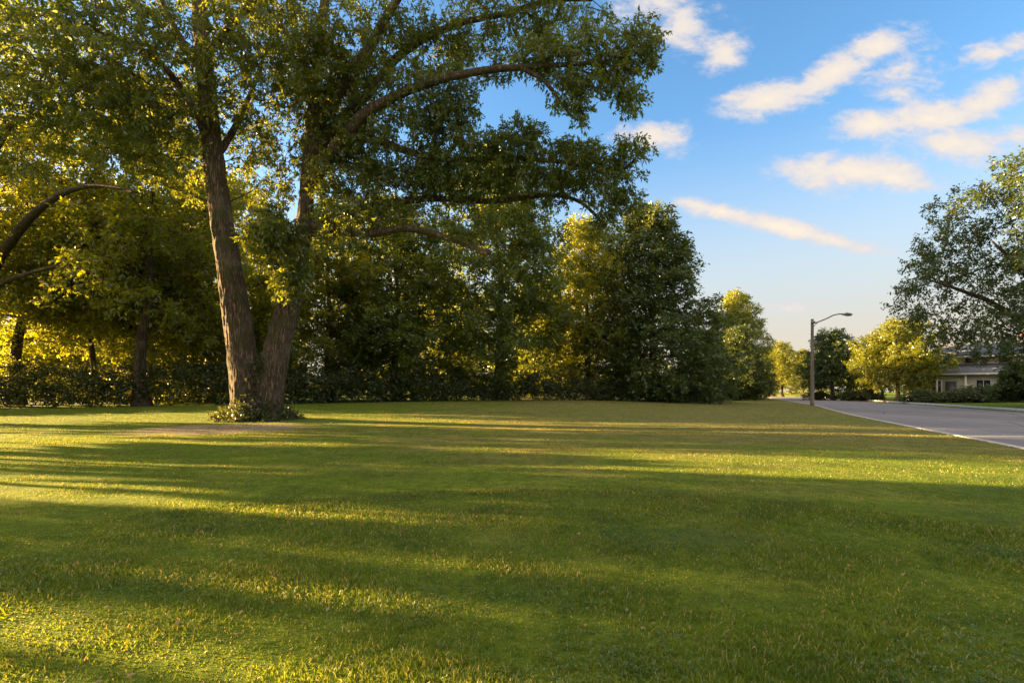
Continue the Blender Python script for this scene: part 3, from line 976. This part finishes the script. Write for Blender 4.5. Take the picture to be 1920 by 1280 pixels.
# ---- undergrowth along the foot of the wood
def undergrowth():
    rng = np.random.default_rng(4)
    line = [(-44, 24), (-31, 29.5), (-20, 34), (-10, 38.5), (0, 43), (8, 46), (15, 48.5), (21, 55), (27, 62), (33, 72)]
    c = []; sp = []
    for (a, b) in zip(line[:-1], line[1:]):
        a, b = np.array(a, float), np.array(b, float)
        ln = np.linalg.norm(b - a); nrm = np.array([-(b - a)[1], (b - a)[0]]) / ln
        for k in range(int(ln * 30)):
            f = rng.random(); q = rng.random() ** 1.5 * 3.2
            p = a + (b - a) * f + nrm * q
            hmax = (.95 + .5 * q) * (1.0 + .5 * float(sm(0, -22, -p[0]) * 0 + sm(2, -20, p[0]))) + .35 * math.sin(p[0] * .9) * math.sin(p[0] * .37 + 1)
            z = max(.4, min(hmax * 1.25, 2.7)) * rng.random() ** .75 + .05
            c.append((p[0], p[1], float(gz(p[0], p[1])) + z)); sp.append(rng.uniform(.3, .6))
    o = leaf_mesh('undergrowth', np.array(c), 60, np.array(sp), .17, LEAF_SHRUB, rng, None, None, .1, .55)
    o['kind'] = 'stuff'
    tag(o, 'tangled dark green undergrowth along the foot of the wood', 'undergrowth')


undergrowth()


def far_wood():
    rng = np.random.default_rng(14)
    c = []
    for k in range(1500):
        x = rng.uniform(-120, 42); y = 88 + rng.uniform(0, 14) - .12 * x
        h = 5.5 + 2.5 * math.sin(x * .21) + 1.5 * math.sin(x * .53 + 1)
        c.append((x, y, .4 + max(.3, h) * rng.random()))
    o = leaf_mesh('background_wood', np.array(c), 70, 1.5, .5, LEAF_WOOD, rng, None, None, .1, .6)
    o['kind'] = 'stuff'
    tag(o, 'far low thicket glimpsed between the trunks of the wood', 'wood')


far_wood()


# ------------------------------------------------------------------ street lamp
def street_lamp():
    D = 44.7
    g = G(1523, D)
    root = thing('street_lamp', 'grey street lamp on a tall wooden pole with a curved arm beside the road', 'street lamp', (g[0], g[1], g[2]))
    wood = plain('pole_wood', (.20, .175, .155), .85, 0, .3, 5, .4, (1, 1, .08))
    met = plain('lamp_metal', (.22, .23, .24), .45, .6, .1, 8)
    lens = plain('lamp_lens', (.45, .46, .44), .2, 0, .05, 8)
    H = m_of(760 - 598, D)
    mb = MB()
    zz = np.linspace(-.3, H, 14)
    mb.tube(np.stack([0 * zz, 0 * zz, zz], 1), np.interp(zz, [0, H], [.17, .115]), 20)
    mb.build('pole', wood, root, True)
    pts = [(1526, 606), (1538, 602), (1550, 597), (1562, 591), (1573, 588.5), (1581, 588.5)]
    q = np.array([P(x, y, D) for x, y in pts]) - g
    mb = MB(); mb.tube(q, .055, 10); mb.build('arm', met, root, True)
    mb = MB(); q2 = np.array([P(x, y, D) for x, y in [(1525, 613), (1529, 608), (1534, 604)]]) - g
    mb.tube(q2, .03, 8); mb.box(-.16, .18, -.16, -.05, H - .42, H - .2); mb.build('bracket', met, root)
    c = P(1589, 589.5, D) - g
    mb = MB()
    xs = np.linspace(-.5, .48, 12)
    prof = np.array([.05, .085, .11, .13, .145, .15, .15, .145, .13, .11, .08, .02])
    n_ = 16; th = np.arange(n_) * 2 * math.pi / n_
    v = []
    for x, p in zip(xs, prof):
        for t in th:
            z = math.sin(t) * p * (1.05 if math.sin(t) > 0 else .75)
            v.append((c[0] + x, c[1] + math.cos(t) * p * 1.15, c[2] + z))
    i, j = np.meshgrid(np.arange(11), np.arange(n_), indexing='ij'); i = i.ravel(); j = j.ravel(); j2 = (j + 1) % n_
    mb.add(v, np.stack([i * n_ + j, (i + 1) * n_ + j, (i + 1) * n_ + j2, i * n_ + j2], 1))
    mb.tube([(c[0] - .5, c[1], c[2]), (c[0] - .44, c[1], c[2])], .06, 10)
    hd = mb.build('lamp_head', met, root, True)
    mb = MB(); mb.tube([(c[0] - .02, c[1], c[2] + .1), (c[0] - .02, c[1], c[2] + .2)], .045, 10); mb.build('photocell', met, hd, True)
    mb = MB()
    v = []
    for x, p in zip(np.linspace(-.2, .36, 8), [.06, .10, .12, .13, .13, .12, .10, .05]):
        for t in th[8:]:
            v.append((c[0] + x, c[1] + math.cos(t) * p, c[2] - .085 + math.sin(t) * p * .55))
    i, j = np.meshgrid(np.arange(7), np.arange(7), indexing='ij'); i = i.ravel(); j = j.ravel()
    mb.add(v, np.stack([i * 8 + j, i * 8 + j + 1, (i + 1) * 8 + j + 1, (i + 1) * 8 + j], 1)); mb.build('lens', lens, hd, True)


street_lamp()

# ------------------------------------------------------------------ across the road
R_A = make_tree('street_tree', 'dark rounded tree with pale trunk right behind the street lamp', 'tree', 41, 10, 4.4, 1.7, .22, 44000, 380, 'oval', LEAF_DARK, BARK_GREY, .03, nlobes=24, spread=.6)
g = G(1562, 70); R_A.location = g; R_A.scale = (1, 1, .98)
R_B = make_tree('gold_tree', 'golden leaved spreading tree in front of the house', 'tree', 42, 9.6, 5.0, 2.0, .22, 46000, 380, 'spread', LEAF_GOLD, BARK, .026, nlobes=15, spread=.6)
g = G(1684, 57); R_B.location = g; R_B.scale = (1.0, 1.0, .96)
g = G(1655, 68); dup(R_B, g, 2.0, (.8, .8, .9), 'smaller golden tree with pale sunlit trunk left of the golden tree by the house', None, {'trunk': BARK_GREY})
for px, d, H, w_, rz, lab in ((1468, 112, 12.5, 1.1, .4, 'sunlit tree at the far end of the road left of the lamp pole'), (1505, 122, 11.5, 1.1, 1.9, 'distant tree showing directly behind the lamp pole'),
                              (1440, 132, 13, 1.2, 3.3, 'distant tree where the far road vanishes behind the tree line'), (1545, 120, 12, 1.2, 4.3, 'distant tree half hidden behind the dark rounded tree with pale trunk'), (1610, 105, 9.5, 1.3, 5.3, 'distant tree filling the gap left of the golden tree')):
    place('A', px, d, H, w_, rz, lab, None, 'distant trees across the road')

# big tree at the right edge, trunk outside the frame
W_R = make_tree('verge_tree', 'large dark tree reaching in from the right edge over the house roof', 'tree', 51, 16.8, 9.0, 4.0, .19, 105000, 1000, 'spread', LEAF_DARK, BARK, .026, nlobes=36, spread=.68)
g = G(1992, 33); W_R.location = g
for pts, dep, wd in (([(2010, 650), (1960, 618), (1900, 592), (1850, 562), (1790, 540), (1735, 522)], (34, 33), (18, 3)), ([(2005, 600), (1950, 545), (1900, 490), (1860, 452)], (34, 33), (15, 3))):
    mb = MB()
    q = np.array([P(x, y, d) for (x, y), d in zip(pts, np.linspace(*dep, len(pts)))]) - np.array(W_R.location)
    mb.tube(q, m_of(np.linspace(*wd, len(q)), 32) / 2, 10); mb.build('limb', BARK, W_R, True)


# shrubs
def shrub(name, seed, w, h, lmat, n_c=60, leaf=.13):
    rng = np.random.default_rng(seed)
    root = thing(name, 'x', 'shrub')
    rows = [(rng.uniform(-.5, .5) * w, rng.uniform(-.4, .4) * w, h * rng.uniform(.3, .65), w * .5, w * .5, h * .38, n_c / 6) for _ in range(6)]
    cl = lobe_pts(rows, rng, .2); cl[:, 2] = np.maximum(cl[:, 2], .08)
    st = [(np.array([(0, 0, -.1), (0.02, 0, h * .2), (0, .03, h * .4)]), np.array([.05, .04, .03]))]
    ch, ow = grow(st, cl, rng, .006, .3)
    mb = MB(); mb.tube(*st[0], 6)
    for p, r in ch: mb.tube(p, np.maximum(r, .006), 4, False)
    mb.build('stem', BARK, root, True)
    leaf_mesh('foliage', cl, 70, w * .22, leaf, lmat, rng, root, ow, .1, .6)
    return root


SH = [shrub('shrub', 61, 1.5, 1.5, LEAF_DARK), shrub('shrub', 62, 1.8, 1.1, LEAF_SHRUB), shrub('shrub', 63, 1.3, 1.9, LEAF_DARK)]
spots = [(1716, 50, 0, 1.0, 'dark shrub at the foot of the golden tree'), (1745, 49, 1, 1.0, 'low broad shrub second from the golden tree in the bed before the house'),
         (1772, 50, 2, .8, 'upright shrub in front of the porch'), (1796, 48, 1, 1.1, 'low broad shrub below the middle of the house wall'),
         (1818, 50, 0, 1.1, 'rounded shrub at the foot of the grey house wall'), (1846, 48, 1, 1.2, 'low broad shrub right of the rounded shrub at the house wall'),
         (1872, 49, 2, 1.0, 'tall shrub in front of the right end of the house'), (1902, 47, 0, 1.3, 'big rounded shrub at the right edge by the house'),
         (1590, 66, 1, 1.3, 'pale low shrub right of the dark rounded tree'), (1628, 66, 1, 1.2, 'low shrub on the verge under the left side of the golden crown'), (1540, 72, 1, 1.2, 'low shrub beside the pale trunk of the dark rounded tree')]
first = set()
for i, (px, d, k, s, lab) in enumerate(spots):
    g = G(px, d)
    if k in first: o = dup(SH[k], g, i * 1.3, (s * 1.3, s * 1.3, s * .85), lab, 'shrubs across the road')
    else:
        first.add(k); o = SH[k]; o.location = g; o.scale = (s * 1.3, s * 1.3, s * .85); o['label'] = lab; o['group'] = 'shrubs across the road'
# a small dark tree before the house, right
R_S = make_tree('small_tree', 'small dark leafy tree before the right half of the house', 'tree', 45, 3.6, 1.5, .4, .18, 14000, 160, 'oval', LEAF_DARK, BARK, .02)
R_S.location = G(1904, 46)


# ------------------------------------------------------------------ the house
def house():
    D = 55
    g = G(1800, D)
    root = thing('house', 'two storey house with grey roof, sage walls and white trim behind the shrubs', 'house', g, R(-36))
    sage = plain('sage_siding', (.50, .52, .46), .8, 0, .1, 3, .2, (1, 1, 14))
    brick = plain('pale_brick', (.40, .32, .29), .9, 0, .25, 12, .3)
    roofm = plain('roof_shingle', (.13, .15, .18), .9, 0, .3, 9, .5)
    white = plain('white_trim', (.72, .70, .66), .6, 0, .06, 4)
    dark = plain('window_glass', (.03, .035, .04), .12, 0, .1, 3)
    redb = plain('red_brick', (.26, .12, .09), .9, 0, .25, 12, .3)
    W0, W1 = -4.6, 12.0       # width along local x, front at y=0
    mb = MB(); mb.box(W0, W1, 0, 9, -.3, 3.0); lower = mb.build('wall', sage, root)
    mb = MB(); mb.box(W0 + 1, W1 - 1.5, 2.4, 8.9, 3.0, 5.0); mb.build('upper_wall', brick, root)

    def slab(name, prof_v, faces4, faces3=()):
        m = MB(); m.add(prof_v, faces4) if not len(faces3) else m.add(prof_v, faces4, faces3)
        return m.build(name, roofm, root)
    # lower skirt roof over the porch, hip roof above
    v = [(W0 - .6, -.7, 3.02), (W1 + .6, -.7, 3.02), (W1 - 1.2, 2.38, 4.15), (W0 + .7, 2.38, 4.15), (W0 - .6, -.7, 2.9), (W1 + .6, -.7, 2.9), (W1 - 1.2, 2.38, 4.0), (W0 + .7, 2.38, 4.0)]
    slab('porch_roof', v, [(0, 1, 2, 3), (7, 6, 5, 4), (0, 4, 5, 1), (1, 5, 6, 2), (2, 6, 7, 3), (3, 7, 4, 0)])
    a, b_, y0, y1 = W0 + .4, W1 - .9, 1.8, 9.5
    v = [(a, y0, 5.0), (b_, y0, 5.0), (b_, y1, 5.0), (a, y1, 5.0), (a + 4, 5.6, 7.0), (b_ - 4, 5.6, 7.0)]
    rf = slab('roof', v, [(0, 1, 5, 4), (2, 3, 4, 5), (0, 3, 2, 1)], [(1, 2, 5), (3, 0, 4)])
    mb = MB(); mb.box(W1 - 6.2, W1 - 5.0, 5.4, 6.3, 5.6, 7.7); mb.build('chimney', redb, rf)
    mb = MB(); mb.box(W0 - .62, W1 + .62, -.78, -.702, 2.84, 3.03); mb.build('gutter', white, root)
    mb = MB(); mb.box(a, b_, y0 - .1, y0 - .003, 4.88, 5.04); mb.build('gutter', white, root)
    for x in (-4.2, -2.0, .4, 3.2):
        mb = MB(); mb.box(x - .09, x + .09, -.55, -.37, .15, 2.9); mb.box(x - .13, x + .13, -.59, -.33, 0, .15); mb.build('porch_post', white, root)
    for x, wd in ((-3.3, .9), (-2.0, .8), (1.9, 1.1), (5.4, 1.3), (8.6, 1.4)):
        mb = MB(); mb.box(x - wd / 2 - .08, x + wd / 2 + .08, -.04, -.003, .85, 2.35)
        fr = mb.build('window', white, root)
        mb = MB(); mb.box(x - wd / 2, x - .03, -.055, -.042, .93, 2.27); mb.box(x + .03, x + wd / 2, -.055, -.042, .93, 2.27); mb.build('pane', dark, fr)
    for x in (-1.5, 1.2, 4.0, 7.5):
        mb = MB(); mb.box(x - .6, x + .6, 2.36, 2.397, 4.2, 4.84)
        fr = mb.build('window', white, root)
        mb = MB(); mb.box(x - .52, x + .52, 2.345, 2.358, 4.26, 4.78); mb.build('pane', dark, fr)
    mb = MB(); mb.box(-1.25, -.3, -.05, -.003, 0, 2.15); dr = mb.build('door', plain('door_paint', (.10, .11, .12), .4), root)
    mb = MB(); mb.tube([(-.42, -.1, 1.0), (-.42, -.05, 1.0)], .035, 8); mb.build('handle', white, dr)


house()
